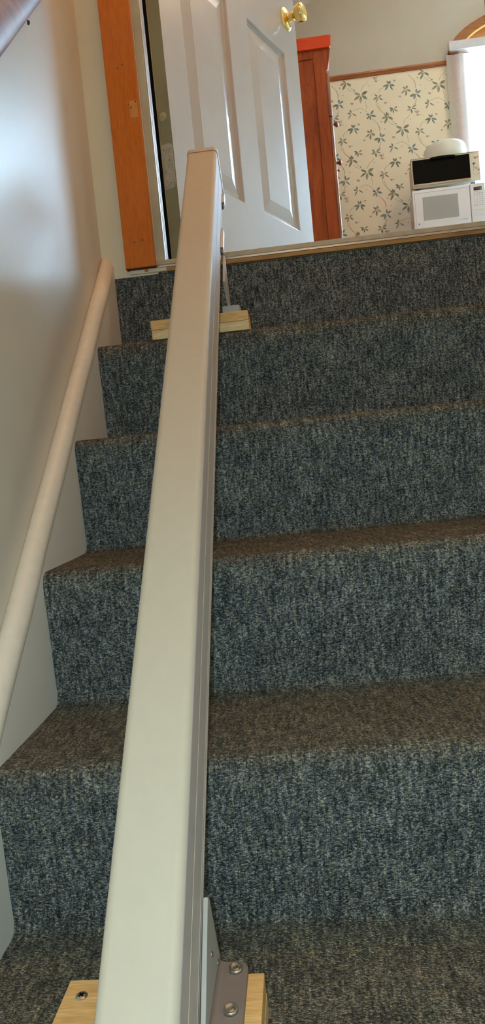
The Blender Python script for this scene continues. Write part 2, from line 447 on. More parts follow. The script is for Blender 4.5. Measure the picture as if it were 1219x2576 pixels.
# jambs (part of the door frame)
door1 = empty('door_1', (.11, .12, .01), 'white six panel door standing open into the kitchen with brass knob', 'door', kind='structure')
def jamb(bm):
    box(bm, DX0-.0165, DX0, -.0006, .135, .012, DTOP, 0, .0008, 1)
    box(bm, DX1, DX1+.0165, -.0006, .135, .012, DTOP, 0, .0008, 1)
    box(bm, DX0, DX1, -.0006, .135, DTOP, DTOP+.0165, 0, .0008, 1)
bm = bmesh.new(); jamb(bm); link('door_frame', bm, M['jamb'], door1)
bm = bmesh.new()   # aluminium weatherstrip carrier: two ridges
box(bm, DX0, DX0+.0022, .003, .014, .02, DTOP-.003, 0, .0006, 1)
box(bm, DX0, DX0+.0008, .014, .040, .02, DTOP-.003)
box(bm, DX0, DX0+.0020, .024, .031, .02, DTOP-.003, 0, .0006, 1)
box(bm, DX0, DX0+.0026, .036, .043, .02, DTOP-.003, 0, .0006, 1)
link('weatherstrip', bm, M['aluminium'], door1)
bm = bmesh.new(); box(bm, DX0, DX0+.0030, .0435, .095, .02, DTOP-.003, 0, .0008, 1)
link('dark_gap_strip', bm, M['flatblack'], door1)  # black strip paints the shaded gap between jamb and hinge edge

# door leaf ---------------------------------------------------------------
AL = 1.102; B0 = Vector((.145, .12, .021)); Dd = Vector((math.cos(AL), math.sin(AL), 0)); Nf = Vector((math.sin(AL), -math.cos(AL), 0))
DW, DH, DT = .762, 2.02, .044
def D3(u, z, d=0): return B0+Dd*u+Vector((0, 0, z))+Nf*d
bm = bmesh.new()
us = [0, .092, .323, .432, .665, DW]
zs = [0, .244, .789, .955, 1.51, 1.62, 1.87, DH]
gv = {}
for i, u in enumerate(us):
    for j, z in enumerate(zs): gv[i, j] = bm.verts.new(D3(u, z))
steps = [(.0, .0), (.0025, -.0012), (.0060, -.0075), (.0085, -.0078), (.0115, -.0100), (.0150, -.0102), (.050, -.0040), (.0515, -.0036)]
for i in range(len(us)-1):
    for j in range(len(zs)-1):
        cs_ = [gv[i, j], gv[i+1, j], gv[i+1, j+1], gv[i, j+1]]
        if i in (1, 3) and j in (1, 3, 5):
            prev = cs_
            for off, dep in steps[1:]:
                cur = [bm.verts.new(D3(us[i]+off, zs[j]+off, dep)), bm.verts.new(D3(us[i+1]-off, zs[j]+off, dep)),
                       bm.verts.new(D3(us[i+1]-off, zs[j+1]-off, dep)), bm.verts.new(D3(us[i]+off, zs[j+1]-off, dep))]
                for k in range(4): bm.faces.new([prev[k], prev[(k+1) % 4], cur[(k+1) % 4], cur[k]])
                prev = cur
            bm.faces.new(prev)
        else: bm.faces.new(cs_)
# back, edges
bk = [bm.verts.new(D3(u, z, -DT)) for u, z in ((0, 0), (DW, 0), (DW, DH), (0, DH))]
bm.faces.new(bk[::-1])
left = [gv[0, j] for j in range(len(zs))]; right = [gv[len(us)-1, j] for j in range(len(zs))]
f = bm.faces.new(left+[bk[3], bk[0]]); f.material_index = 1
bm.faces.new(right[::-1]+[bk[1], bk[2]])
bm.faces.new([gv[i, 0] for i in range(len(us))]+[bk[1], bk[0]])
bm.faces.new([gv[i, len(zs)-1] for i in range(len(us))][::-1]+[bk[3], bk[2]])
leaf = link('door_leaf', bm, [M['doorface'], M['dooredge']], door1)
leaf['label'] = 'white door leaf with raised panels and olive hinge edge'
# knob
ku, kz = .696, .903
bm = bmesh.new(); kc = D3(ku, kz, 0)
lathe(bm, [(0, -.001), (.033, -.001), (.0335, .002), (.031, .005), (.026, .0068), (.020, .0085), (.0145, .0095), (0, .0095)], kc, Nf, 48)
rose = link('knob_rosette', bm, M['brass'], door1, smooth=True)
bm = bmesh.new()
lathe(bm, [(0, .008), (.0125, .008), (.0115, .016), (.0105, .022), (.0115, .028), (.0150, .0315), (.0185, .033), (.0215, .036), (.0245, .046), (.0262, .055), (.0255, .0595), (.0235, .0625), (.0205, .0640), (.018, .0630), (.015, .0605), (.009, .0590), (0, .0588)], kc, Nf, 48)
link('door_knob', bm, M['brass'], door1, smooth='all')
# hinge edge hardware (on hinge edge plane, facing -Dd)
def H3(v, z, d=0): return B0 - Nf*v + Vector((0, 0, z-.021)) - Dd*d
hinge_z = [(.222, .325), (1.02, 1.12), (1.75, 1.85)]
for z0, z1 in hinge_z:
    bm = bmesh.new()
    r = .010
    poly = [(.0445, z0), (.0445, z1), (.003+r, z1), (.006, z1-.003), (.003, z1-r), (.003, z0+r), (.006, z0+.003), (.003+r, z0)]
    prism(bm, poly, lambda a, b, t: H3(a, b, t), -.0003, .0016)
    h = link('hinge_leaf', bm, M['hingemetal'], door1)
    bm = bmesh.new()
    lathe(bm, [(0, z0-.021), (.0055, z0-.021), (.0055, z1-.021), (0, z1-.021)], B0 - Nf*.050 - Dd*.001, (0, 0, 1), 16)
    link('hinge_barrel', bm, M['hingemetal'], door1, smooth=True)
    for q, v in ((.12, .013), (.38, .026), (.62, .013), (.88, .026)):
        s = bolt('hinge_screw', H3(v, z0+(z1-z0)*q, .0014), -Dd, .0034, .0012, M['hingemetal'], h)
bm = bmesh.new(); lathe(bm, [(0, -.0005), (.0100, -.0005), (.0100, .0018), (.0085, .0030), (0, .0034)], H3(.021, .388, 0), -Dd, 28)
link('edge_button', bm, M['button'], door1, smooth=True)

# threshold ---------------------------------------------------------------
bm = bmesh.new()
box(bm, .0965, DX1, -.0075, .130, .0095, .0195, 0, .0006, 1)
o = struct('trim_6', bm, M['thresh'], 'worn tan top plate of the door threshold above the carpet edge', 'threshold')
bm = bmesh.new()
box(bm, .1000, DX1, -.0055, .002, .0080, .0095, 1)
box(bm, .1000, DX1, -.0080, .002, .0060, .0078, 0, .0005, 1)
box(bm, .1000, DX1, -.0060, .002, .0050, .0061, 1)
box(bm, .1000, DX1, -.0088, .002, .0032, .0051, 0, .0005, 1)
o = link('trim_7', bm, [M['aluminium'], M['greytrim']]); o['kind'] = 'structure'
tag(o, 'thin ribbed aluminium strip along the threshold edge', 'threshold strip')
bm = bmesh.new(); box(bm, .1195, DX1, -.0070, .003, -.0055, .0032, 0, .0005, 1)
struct('trim_8', bm, M['stripwood'], 'honey coloured wood strip between the threshold and the top riser carpet', 'trim')

# ------------------------------------------------------------------ STAIRLIFT RAIL
RA, RY, RW = .774, .012, .064
ax_ = Vector((math.sin(RY)*math.cos(RA), math.cos(RY)*math.cos(RA), math.sin(RA)))
n_ = Vector((0, -math.sin(RA), math.cos(RA)))
P0 = Vector((.2445, -1, -.89))+n_*.127
def RL(s, u, d): return P0+ax_*s+Vector((u, 0, 0))-n_*d
rail = empty('stairlift_rail', tuple(RL(-.05, -.03, .09)), 'long champagne aluminium stairlift rail running up over the carpeted stairs to the door', 'stairlift rail')
def railsec():
    p = []
    rr = .0085
    for i in range(7):
        a = PI/2-PI/2*i/6; p.append((-rr+rr*math.cos(a), rr-rr*math.sin(a)))
    p += [(0, .0385), (-.0014, .0392), (-.0014, .0402), (0, .0409), (0, .0775), (-.0014, .0781), (-.0014, .0791), (0, .0797), (0, .0850), (-.0012, .0858), (-.0012, .0868), (0, .0876), (0, .0925), (-.004, .094)]
    q = [(-RW-u, d) for u, d in p][::-1]
    return p+q
bm = bmesh.new()
prism(bm, railsec(), lambda a, b, t: RL(t, a, b), -.45, 1.462)
bmesh.ops.recalc_face_normals(bm, faces=bm.faces)
bmesh.ops.triangulate(bm, faces=[f for f in bm.faces if len(f.verts) > 4])
for f in bm.faces:
    c = sum(((v.co-P0) for v in f.verts), Vector())/len(f.verts)
    if abs(f.normal.x) > .8: f.material_index = 1
link('rail_extrusion', bm, [M['rail'], M['railside']], rail, smooth=True)
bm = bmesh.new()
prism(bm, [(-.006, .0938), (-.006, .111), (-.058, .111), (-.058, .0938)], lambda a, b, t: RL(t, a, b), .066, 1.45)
o = link('rail_shadow_strip', bm, M['flatblack'], rail); o['label'] = 'black strip under the rail standing in for its shadow'  # black strip paints the dark shadow band beside the rail
# end cap
bm = bmesh.new(); rr = .010
pc = []
for cx, cd, a0 in ((.0015-rr, -.0016+rr, 0), (.0015-rr, .0955-.004, 270), (-RW-.0015+rr, .0955-.004, 180), (-RW-.0015+rr, -.0016+rr, 90)):
    R2 = rr if cd < .05 else .004
    cx2 = cx if cd < .05 else (cx+(rr-.004 if cx > -.03 else -(rr-.004)))
    seq = []
    for i in range(6):
        a = math.radians(a0+(90*i/5)); seq.append((cx2+R2*math.cos(a), cd-R2*math.sin(a)))
    pc.append(seq)
poly = pc[0]+pc[3]+pc[2]+pc[1]
prism(bm, poly, lambda a, b, t: RL(t, a, b), 1.4635, 1.478, 0)
link('end_cap', bm, M['cream_plastic'], rail, smooth=True)
bm = bmesh.new(); prism(bm, [(a*.995-.0002, b) for a, b in railsec()], lambda a, b, t: RL(t, a, b), 1.4619, 1.4636)
link('cap_gasket', bm, M['flatblack'], rail)
# side stops near the upper end
for s0, s1 in ((1.378, 1.438), (1.184, 1.278)):
    bm = bmesh.new()
    prism(bm, [(0, .0), (.0055, .0), (.0055, .012), (0, .012)], lambda a, b, t: RL(t, a+.0002, .082+b), s0+.018, s1, 0)
    st = link('rail_stop', bm, M['aluminium'], rail)
    bm = bmesh.new(); lathe(bm, [(0, 0), (.0045, 0), (.0045, .003), (.003, .0045), (0, .0045)], RL(s0+.009, .0, .089), (1, 0, 0), 6)
    lathe(bm, [(0, 0), (.006, 0), (.006, .0012), (0, .0012)], RL(s0+.009, .0, .089), (1, 0, 0), 20)
    b_ = link('stop_bolt', bm, M['darkbolt'], rail)

def bracket(name, label, plate, foot, bolts_plate, bolts_foot, xp, fmat):
    e = empty(name, (foot[0]+.02, (foot[2]+foot[3])/2, foot[4]), label, 'rail bracket', 'stairlift rail brackets')
    bm = bmesh.new(); prism(bm, plate, lambda a, b, t: Vector((t, a, b)), xp, xp+.0045, 0, .0008)
    p = link('side_plate', bm, M['steelbracket'], e, smooth=True)
    bm = bmesh.new(); x0, x1, y0, y1, z0, z1 = foot
    r = .008
    poly = [(x0, y0), (x1-r, y0), (x1-r*.3, y0+r*.3), (x1, y0+r), (x1, y1-r), (x1-r*.3, y1-r*.3), (x1-r, y1), (x0, y1)]
    prism(bm, poly, lambda a, b, t: Vector((a, b, t)), z0, z1, 0, .0012)
    fo = link('foot_plate', bm, M[fmat], e, smooth=True)
    # bend radius joining plate and foot
    bm = bmesh.new()
    ym, yM = max(y0+.001, min(plate[-1][0], plate[-2][0])), min(y1-.001, max(plate[-1][0], plate[-2][0]))
    cur = [(xp+.0045, z1+.006), (xp+.0052, z1+.0028), (xp+.0072, z1+.0008), (xp+.0105, z1-.0002), (xp+.0105, z0+.001), (xp, z0+.001), (xp, z1+.006)]
    prism(bm, cur, lambda a, b, t: Vector((a, t, b)), ym, yM)
    link('bend', bm, M[fmat], e, smooth=True)
    for y, z, r in bolts_plate: bolt('plate_bolt', (xp+.0045, y, z), (1, 0, 0), r, .0012, M['zinc'], e, 0)
    for x, y in bolts_foot: bolt('foot_bolt', (x, y, z1), (0, 0, 1), .0066, .0030, M['zinc'], e, 2)
    return e
bracket('rail_bracket', 'grey steel rail bracket with two bolts, bottommost, near the bottom edge',
        [(-1.066, -.8905), (-.999, -.8265), (-.993, -.8300), (-.968, -.905), (-.968, -.906), (-1.060, -.906)],
        (.2470, .2780, -1.062, -.9735, -.912, -.906), [(-1.010, -.872, .0028), (-.983, -.900, .0028)], [(.2668, -.985), (.2665, -1.034)], .2462, 'footplate')
tp = RL(1.085, 0, .088); tq = RL(1.178, 0, .088)
bracket('rail_bracket', 'grey steel rail bracket at the top of the rail below the threshold',
        [(tp.y, tp.z), (tq.y, tq.z), (tq.y+.006, tq.z-.006), (-.158, -.1385), (-.158, -.1390), (-.192, -.1390)],
        (.2500, .2842, -.2075, -.130, -.1525, -.1395), [(-.19, -.075, .0028)], [(.269, -.185), (.269, -.150)], .2590, 'steelbracket')

# wood blocks ------------------------------------------------------------
def woodblock(loc, x0, x1, y0, y1, z0, zm, z1, label, screws):
    e = empty('mounting_block', loc, label, 'wood block', 'pine blocks under the rail brackets')
    bm = bmesh.new(); box(bm, x0+.001, x1+.0005, y0, y1, z0, zm-.0003, 0, .0012, 2); link('lower_board', bm, M['pine2'], e, smooth=True)
    bm = bmesh.new(); box(bm, x0, x1, y0+.0008, y1, zm, z1, 0, .0012, 2); link('upper_board', bm, M['pine'], e, smooth=True)
    for x, y in screws: bolt('wood_screw', (x, y, z1), (0, 0, 1), .0056, .0018, M['zinc'], e)
    return e
woodblock((.2, -.168, -.19), .1078, .2985, -.213, -.124, -.1895, -.171, -.1525, 'small stack of two pine boards on the top tread', [(.125, -.146), (.125, -.190)])
woodblock((.2, -1.027, -.95),   .1090, .2925, -1.067, -.982, -.9495, -.931, -.912, 'pine mounting board with a screw at the bottom edge', [(.1263, -1.0034), (.1263, -1.050)])

# ------------------------------------------------------------------ HANDRAIL (top left)
hr = empty('handrail', (.035, -.9, .0), 'dark varnished wooden handrail crossing the top left corner', 'handrail')
bm = bmesh.new()
ha = math.radians(43.3)
ad = Vector((0, math.cos(ha), math.sin(ha))); an = Vector((0, -math.sin(ha), math.cos(ha)))
HP = Vector((.030, -.560, .213))
poly = []
for i in range(28):
    a = 2*PI*i/28
    ex = .024*abs(math.cos(a))**.8*(1 if math.cos(a) > 0 else -1); ey = .036*abs(math.sin(a))**.8*(1 if math.sin(a) > 0 else -1)
    poly.append((ex, ey))
prism(bm, poly, lambda a, b, t: HP+Vector((a, 0, 0))+an*(b+.036)+ad*t, -1.9, .45)
link('grip', bm, M['mahog'], hr, smooth=True)
for t in (-1.5, .28):   # wall brackets
    bm = bmesh.new(); c = HP+ad*t
    box(bm, XW, .034, c.y-.006, c.y+.006, c.z-.012, c.z-.004, 0, .002, 2); box(bm, XW, XW+.004, c.y-.014, c.y+.014, c.z-.05, c.z+.02, 0, .002, 2)
    link('wall_bracket', bm, M['brass'], hr)
bm = bmesh.new()   # little dark hook hanging from the underside
lathe(bm, [(0, .0), (.0007, 0), (.0007, .0065), (0, .0065)], (.030, -.5265, .2345), (0, 0, 1), 8)
lathe(bm, [(0, -.0032), (.0016, -.0026), (.0022, 0), (.0015, .0026), (0, .0034)], (.0315, -.5260, .2325), (.25, 0, 1), 14)
link('hook', bm, M['inkdark'], hr, smooth=True)

# ------------------------------------------------------------------ KITCHEN
YB = 3.15; KX0, KX1 = -.35, 3.4
def ceil_z(x): return 2.372+(x-.599)*.342
bm = bmesh.new(); box(bm, KX0-.1, KX1+.1, .12, YB+.3, -.12, .0); struct('floor', bm, M['lino'])
bm = bmesh.new(); box(bm, DX0-.01, DX1+.02, .0035, .12, -.012, .0095); struct('floor_sill', bm, M['lino'])
bm = bmesh.new(); box(bm, KX0-.1, KX0, .12, YB+.1, -.1, 3.6); struct('wall_kitchen_left', bm, M['upperwall'])
bm = bmesh.new(); box(bm, KX1, KX1+.1, .12, YB+.1, -.1, 3.6); struct('wall_kitchen_right', bm, M['upperwall'])
bm = bmesh.new()
prism(bm, [(KX0-.1, ceil_z(KX0-.1)), (KX1+.1, ceil_z(KX1+.1)), (KX1+.1, ceil_z(KX1+.1)+.1), (KX0-.1, ceil_z(KX0-.1)+.1)], lambda a, b, t: Vector((a, t, b)), .0, YB+.12)
struct('ceiling', bm, M['ceiling'])
bm = bmesh.new()
box(bm, KX0-.1, DX0-.02, .1205, .14, -.1, 3.6); box(bm, DX1+.02, KX1+.1, .1205, .14, -.1, 3.6); box(bm, DX0-.02, DX1+.02, .1205, .14, DTOP+.02, 3.6)
struct('wall_kitchen_near', bm, M['upperwall'])

# far wall with arched window opening
WCX, WZS, WA, WBo, WIA, WIB, WZ0 = 2.20, 1.959, .657, .278, .585, .225, .95
DADO0, DADO1 = 1.913, 1.941
leaf_defs = [   # centre, leaf tips (crop pixels), material
 ((525, 400), [(635, 335), (410, 365), (405, 493), (520, 545), (637, 477)], 3, 30),
 ((145, 555), [(148, 468), (230, 498), (33, 602), (104, 655), (226, 628)], 4, 25),
 ((265, 190), [(245, 120), (165, 242), (210, 326), (352, 252)], 3, 22),
 ((1005, 225), [(962, 165), (895, 262), (930, 335), (1068, 327), (1102, 255), (1020, 160)], 4, 22),
 ((812, 435), [(758, 388), (878, 405), (733, 483), (780, 535), (902, 492)], 3, 20),
 ((365, 710), [(332, 650), (288, 717), (308, 818), (452, 762)], 3, 20),
 ((680, 740), [(742, 658), (612, 727), (620, 815), (690, 835), (788, 765)], 4, 22),
 ((985, 765), [(985, 703), (888, 803), (928, 888), (1072, 817), (915, 728)], 3, 22),
 ((1080, 640), [(1145, 597), (1007, 620), (1022, 680), (1075, 717), (1157, 682)], 4, 18),
 ((690, 1050), [(703, 982), (625, 1008), (598, 1125), (680, 1168), (767, 1090)], 5, 24),
 ((775, 1370), [(705, 1332), (862, 1310), (700, 1412), (785, 1465), (862, 1382)], 3, 20)]
flowers = [(370, 550, 34), (940, 535, 32), (755, 120, 38), (1090, 160, 28), (165, 285, 20), (580, 1170, 26), (885, 1480, 30)]
dots = [(410, 320, 20), (220, 410, 16), (650, 245, 15), (515, 700, 14), (295, 465, 8), (710, 405, 8), (350, 330, 8), (830, 165, 12), (880, 180, 9), (380, 1270, 12), (900, 1420, 14)]
vines = [[(30, 250), (75, 300), (110, 345), (128, 400), (135, 460)], [(645, 165), (610, 215), (565, 245), (540, 300), (525, 345)], [(285, 280), (330, 325), (400, 345), (440, 350)],
 [(385, 670), (450, 645), (520, 622), (580, 655), (640, 695)], [(595, 480), (605, 540), (618, 590), (620, 640)], [(785, 540), (795, 590), (835, 645), (880, 690), (935, 722)],
 [(820, 380), (832, 330), (865, 295), (905, 275)], [(1040, 815), (1070, 860), (1130, 890)], [(715, 805), (770, 850), (825, 905), (845, 960), (850, 1010)],
 [(855, 1210), (850, 1260), (800, 1330)], [(150, 640), (135, 700), (128, 760)], [(205, 1280), (225, 1340), (250, 1400), (330, 1470)], [(905, 1390), (900, 1440), (850, 1490)]]
# motif drawing units -> metres on the wall
def cp(px, py):
    return (.8076+3.6727e-4*px-2.938e-5*py, 1.9775-4.719e-5*px-3.609e-4*py)
bm = bmesh.new()
def wbox(x0, x1, z0, z1):
    for a, b, mi in ((z0, min(z1, 1.925), 1), (max(z0, 1.925), z1, 0)):
        if b > a+1e-5: box(bm, x0, x1, YB, YB+.1, a, b, mi)
wbox(KX0-.1, WCX-WIA, -.1, 3.6); wbox(WCX+WIA, KX1+.1, -.1, 3.6); wbox(WCX-WIA, WCX+WIA, -.1, WZ0)
nc = 28
def arch(x, a, b): return WZS+b*math.sqrt(max(0, 1-((x-WCX)/a)**2))
for i in range(nc):
    xa = WCX-WIA+2*WIA*i/nc; xb = WCX-WIA+2*WIA*(i+1)/nc
    za, zb = arch(xa, WIA, WIB), arch(xb, WIA, WIB)
    prism(bm, [(xa, za), (xb, zb), (xb, 3.6), (xa, 3.6)], lambda a, b, t: Vector((a, t, b)), YB, YB+.1, 0)
def flat(pts, mi, y): 
    f = bm.faces.new([bm.verts.new((p[0], y, p[1])) for p in pts]); f.material_index = mi
LX, LZ = .244, .2385
X0_, X1_, Z0_, Z1_ = .45, 1.60, .55, 1.912
def ok(pts): return all(X0_ < p[0] < X1_ and Z0_ < p[1] < Z1_ for p in pts)
for i in range(-6, 9):
    for j in range(-6, 9):
        if (i+j) % 2: continue
        ox, oz = i*LX, -j*LZ
        cx0, cz0 = cp(525, 400)
        if not (X0_-.4 < cx0+ox < X1_+.3 and Z0_-.3 < cz0+oz < Z1_+.4): continue
        k = 0
        for (cx, cy), tips, mi, wd in leaf_defs:
            for t in tips:
                k += 1
                L = math.hypot(t[0]-cx, t[1]-cy); dx, dy = (t[0]-cx)/L, (t[1]-cy)/L
                px, py = -dy, dx; pl = []
                prof_ = [(.10, .10), (.25, .55), (.42, .92), (.58, 1), (.74, .8), (.88, .42), (1.0, .0)]
                bend = .08*math.sin(k*2.3)
                w_ = wd*1.5*(.9+.15*math.sin(k*1.7))
                up = [(cx+dx*L*a+px*(w_*.5*b*1.05+L*bend*a*(1-a)), cy+dy*L*a+py*(w_*.5*b*1.05+L*bend*a*(1-a))) for a, b in prof_]
                dn = [(cx+dx*L*a-px*(w_*.5*b*1.05-L*bend*a*(1-a)), cy+dy*L*a-py*(w_*.5*b*1.05-L*bend*a*(1-a))) for a, b in prof_[:-1]]
                pl = [cp(*q) for q in up+dn[::-1]]; pl = [(a+ox, b+oz) for a, b in pl]
                mm = mi
                if k % 4 == 0: mm = 5 if mi == 3 else 3
                if ok(pl): flat(pl, mm, YB-.0005-.00002*k)
        for q, (fx, fy, fr) in enumerate(flowers):
            for (ax2, ay2, r2) in ((-.45, -.1, .42), (.1, .35, .45), (.5, -.15, .38), (.05, -.35, .28)):
                pl = [cp(fx+fr*ax2+fr*r2*math.cos(2*PI*a/7), fy+fr*ay2+fr*r2*.8*math.sin(2*PI*a/7)) for a in range(7)]
                pl = [(a+ox, b+oz) for a, b in pl]
                if ok(pl): flat(pl, 6, YB-.0004-.00001*q)
        for q, (fx, fy, fr) in enumerate(dots):
            pl = [cp(fx+fr*.7*math.cos(2*PI*a/6), fy+fr*.6*math.sin(2*PI*a/6)) for a in range(6)]; pl = [(a+ox, b+oz) for a, b in pl]
            if ok(pl): flat(pl, 6 if q % 3 else 3, YB-.0004)
        for vn in vines:
            for a, b in zip(vn, vn[1:]):
                L = math.hypot(b[0]-a[0], b[1]-a[1]); ux, uy = -(b[1]-a[1])/L*4.2, (b[0]-a[0])/L*4.2
                pl = [cp(a[0]+ux, a[1]+uy), cp(b[0]+ux, b[1]+uy), cp(b[0]-ux, b[1]-uy), cp(a[0]-ux, a[1]-uy)]; pl = [(p+ox, q+oz) for p, q in pl]
                if ok(pl): flat(pl, 7, YB-.0002)
wk = link('wall_kitchen_back', bm, [M['upperwall'], M['paper'], M['archwood'], M['leafg'], M['leafb'], M['leafo'], M['flower'], M['vine']], recalc=False)
for p in wk.data.polygons: pass
wk['kind'] = 'structure'; tag(wk, 'beige kitchen wall with leafy vine wallpaper below a brown wood rail', 'wall')
bm = bmesh.new()
dp = [(0, DADO0), (-.010, DADO0+.001), (-.014, DADO0+.006), (-.012, DADO0+.011), (-.018, DADO0+.016), (-.018, DADO1-.004), (-.013, DADO1), (0, DADO1)]
prism(bm, dp, lambda a, b, t: Vector((t, YB+a, b)), KX0, WCX-WA+.0)
struct('trim_9', bm, M['dado'], 'brown wood rail along the kitchen wall above the wallpaper', 'wall rail')

# window ------------------------------------------------------------------
win = empty('window_1', (WCX, YB, WZ0), 'arched kitchen window with oak casing behind white blinds', 'window', kind='structure')
bm = bmesh.new()
def ring(a, b, side_z): 
    pts = [(WCX-a, side_z)]
    for i in range(33):
        th = PI-PI*i/32; pts.append((WCX+a*math.cos(th), WZS+b*math.sin(th)))
    pts.append((WCX+a, side_z)); return pts
Ro, Ri = ring(WA, WBo, WZ0-.085), ring(WIA-.004, WIB-.004, WZ0)
yo, yi, yk = YB-.022, YB-.022, YB+.1
def V(p, y): return bm.verts.new((p[0], y, p[1]))
o1 = [V(p, yo) for p in Ro]; i1 = [V(p, yo) for p in Ri]; o2 = [V(p, YB) for p in Ro]; i2 = [V(p, yk) for p in Ri]
for k in range(len(Ro)-1):
    bm.faces.new([o1[k], o1[k+1], i1[k+1], i1[k]]); bm.faces.new([o1[k], o2[k], o2[k+1], o1[k+1]]); bm.faces.new([i1[k], i1[k+1], i2[k+1], i2[k]])
bm.faces.new([o1[0], i1[0], i1[-1], o1[-1]]); bm.faces.new([i1[0], i2[0], i2[-1], i1[-1]])
link('window_casing', bm, M['archwood'], win, smooth=False)
def band(name, a0, b0, a1, b1, y, dep, mt):
    bm = bmesh.new(); A = ring(a0, b0, WZ0+.002)[1:-1]; B = ring(a1, b1, WZ0+.002)[1:-1]
    A = [A[0][:1]+(WZ0+.002,)]+A+[(A[-1][0], WZ0+.002)]; B = [B[0][:1]+(WZ0+.002,)]+B+[(B[-1][0], WZ0+.002)]
    q = [[bm.verts.new((p[0], yy, p[1])) for p in P_] for P_, yy in ((A, y), (B, y), (B, y+dep), (A, y+dep))]
    for k in range(len(A)-1):
        for m_ in range(4): bm.faces.new([q[m_][k], q[m_][k+1], q[(m_+1) % 4][k+1], q[(m_+1) % 4][k]])
    link(name, bm, mt, win)
band('highlight_bead', WIA+.0, WIB+.0, WIA-.009, WIB-.009, YB-.026, .01, M['bead'])
band('inner_frame', WIA-.007, WIB-.007, WIA-.065, WIB-.085, YB-.012, .03, M['archwood'])
bm = bmesh.new()
box(bm, WCX-WIA, WCX+WIA, YB+.05, YB+.075, WZS-.02, WZS+.02, 0); box(bm, WCX-.02, WCX+.02, YB+.05, YB+.075, WZ0, WZS-.02); box(bm, WCX-WIA, WCX+WIA, YB+.05, YB+.075, WZ0, WZ0+.03)
link('window_sash', bm, M['archwood'], win)
bm = bmesh.new(); f = bm.faces.new([bm.verts.new((p[0], YB+.088, p[1])) for p in Ri]); link('window_pane', bm, M['glass'], win)

# blinds --------------------------------------------------------------------
bl = empty('window_blind', (WCX, 3.05, 1.95), 'white vertical slat blind with grey valance over the bright window', 'blind')
bm = bmesh.new(); box(bm, 1.5345, 2.88, 3.060, 3.070, 1.957, 2.010, 0, .002, 2); box(bm, 2.868, 2.88, 3.060, YB-.024, 1.957, 2.010, 0, .002, 2)
link('valance', bm, M['valance'], bl)
bm = bmesh.new(); box(bm, 1.55, 2.86, 3.085, 3.120, 1.960, 1.985, 0, .002, 2); link('head_rail', bm, M['aluminium'], bl)
slat0 = None
ns = 18
for k in range(ns):
    if slat0 is None:
        bm = bmesh.new(); pts = []
        for q in range(9):
            t = -1+2*q/8; pts.append((t*.0440, .007*(1-t*t)))
        a = [bm.verts.new((x, y, -1.10)) for x, y in pts]; b = [bm.verts.new((x, y, 0)) for x, y in pts]
        for q in range(8): bm.faces.new([a[q], a[q+1], b[q+1], b[q]])
        slat0 = link('slat', bm, M['slat'], bl, smooth='all'); s_ = slat0
        slat0.matrix_parent_inverse = Matrix.Identity(4)
    else:
        s_ = slat0.copy(); COL.objects.link(s_)
    s_.location = (1.564+k*.075-WCX, .046, 0); s_.rotation_euler = (0, 0, math.radians([4, 13][k > 0]+random.uniform(-2, 2)))

# cabinet -------------------------------------------------------------------
CY0, CY1, CX0, CX1, CZ = 2.0, 2.95, .20, .676, 1.50
cab = empty('pine_cabinet', ((CX0+CX1)/2, (CY0+CY1)/2, 0), 'tall reddish pine cabinet with orange cornice beside the open door', 'cabinet')
bm = bmesh.new()
box(bm, CX0, CX1, CY0+.006, CY1, .0, CZ+.002)
box(bm, CX1-.052, CX1, CY0, CY0+.01, .0, CZ, 0, .0015, 1)     # corner stile
box(bm, CX0, CX0+.05, CY0, CY0+.01, .0, CZ, 0, .0015, 1)
box(bm, CX0+.05, CX1-.052, CY0, CY0+.01, 1.46, CZ, 0, .0015, 1)
disc(bm, .566, .845, .007, .011, 1, CY0+.0055, 14); disc(bm, .590, 1.345, .004, .005, 1, CY0+.0055, 12)
link('carcass', bm, [M['cabinet'], M['knot']], cab)
bm = bmesh.new()
prism(bm, [(CX0-.02, 1.500), (.705, 1.500), (.712, 1.506), (.716, 1.55), (.712, 1.556), (CX0-.02, 1.556)], lambda a, b, t: Vector((a, t, b)), CY0-.012, CY1+.02, 0, .0015)
link('cornice', bm, M['cabinettop'], cab)
bm = bmesh.new()   # cove under the cornice on the front side
prism(bm, [(.676, 1.50), (.710, 1.50), (.706, 1.475), (.698, 1.44), (.690, 1.405), (.676, 1.39)], lambda a, b, t: Vector((a, t, b)), CY0+.001, CY1, 0)
link('cove_moulding', bm, M['cabinet'], cab)
def cabdoor(z0, z1, kz):
    bm = bmesh.new(); r = .0085; poly = []
    x0, x1, y0, y1 = .6765, .6955, CY0+.004, CY0+.44
    poly = [(x0, y0+.002), (x0, y1), (x1, y1)]
    for i in range(7):
        a = math.radians(0-90*i/6); poly.append((x1-r*1.6+r*1.6*math.cos(a), y0+r+r*math.sin(a)))
    prism(bm, poly, lambda a, b, t: Vector((a, b, t)), z0, z1)
    d = link('cabinet_door', bm, M['cabinetdoor'], cab, smooth=True)
    for y, z in kz:
        bm = bmesh.new(); lathe(bm, [(0, 0), (.007, 0), (.006, .008), (.010, .013), (.0145, .018), (.0135, .024), (.008, .027), (0, .028)], (x1, y, z), (1, 0, 0), 24)
        link('cabinet_knob', bm, M['cabinetdoor'], d, smooth='all')
cabdoor(1.190, 1.398, [])
cabdoor(.30, 1.182, [(CY0+.05, 1.165), (CY0+.035, .975), ])
bm = bmesh.new(); lathe(bm, [(0, 0), (.004, 0), (.004, .006), (.007, .010), (.006, .014), (0, .016)], (.6955, CY0+.03, .937), (1, 0, 0), 20); link('cabinet_catch', bm, M['cabinetdoor'], cab, smooth='all')

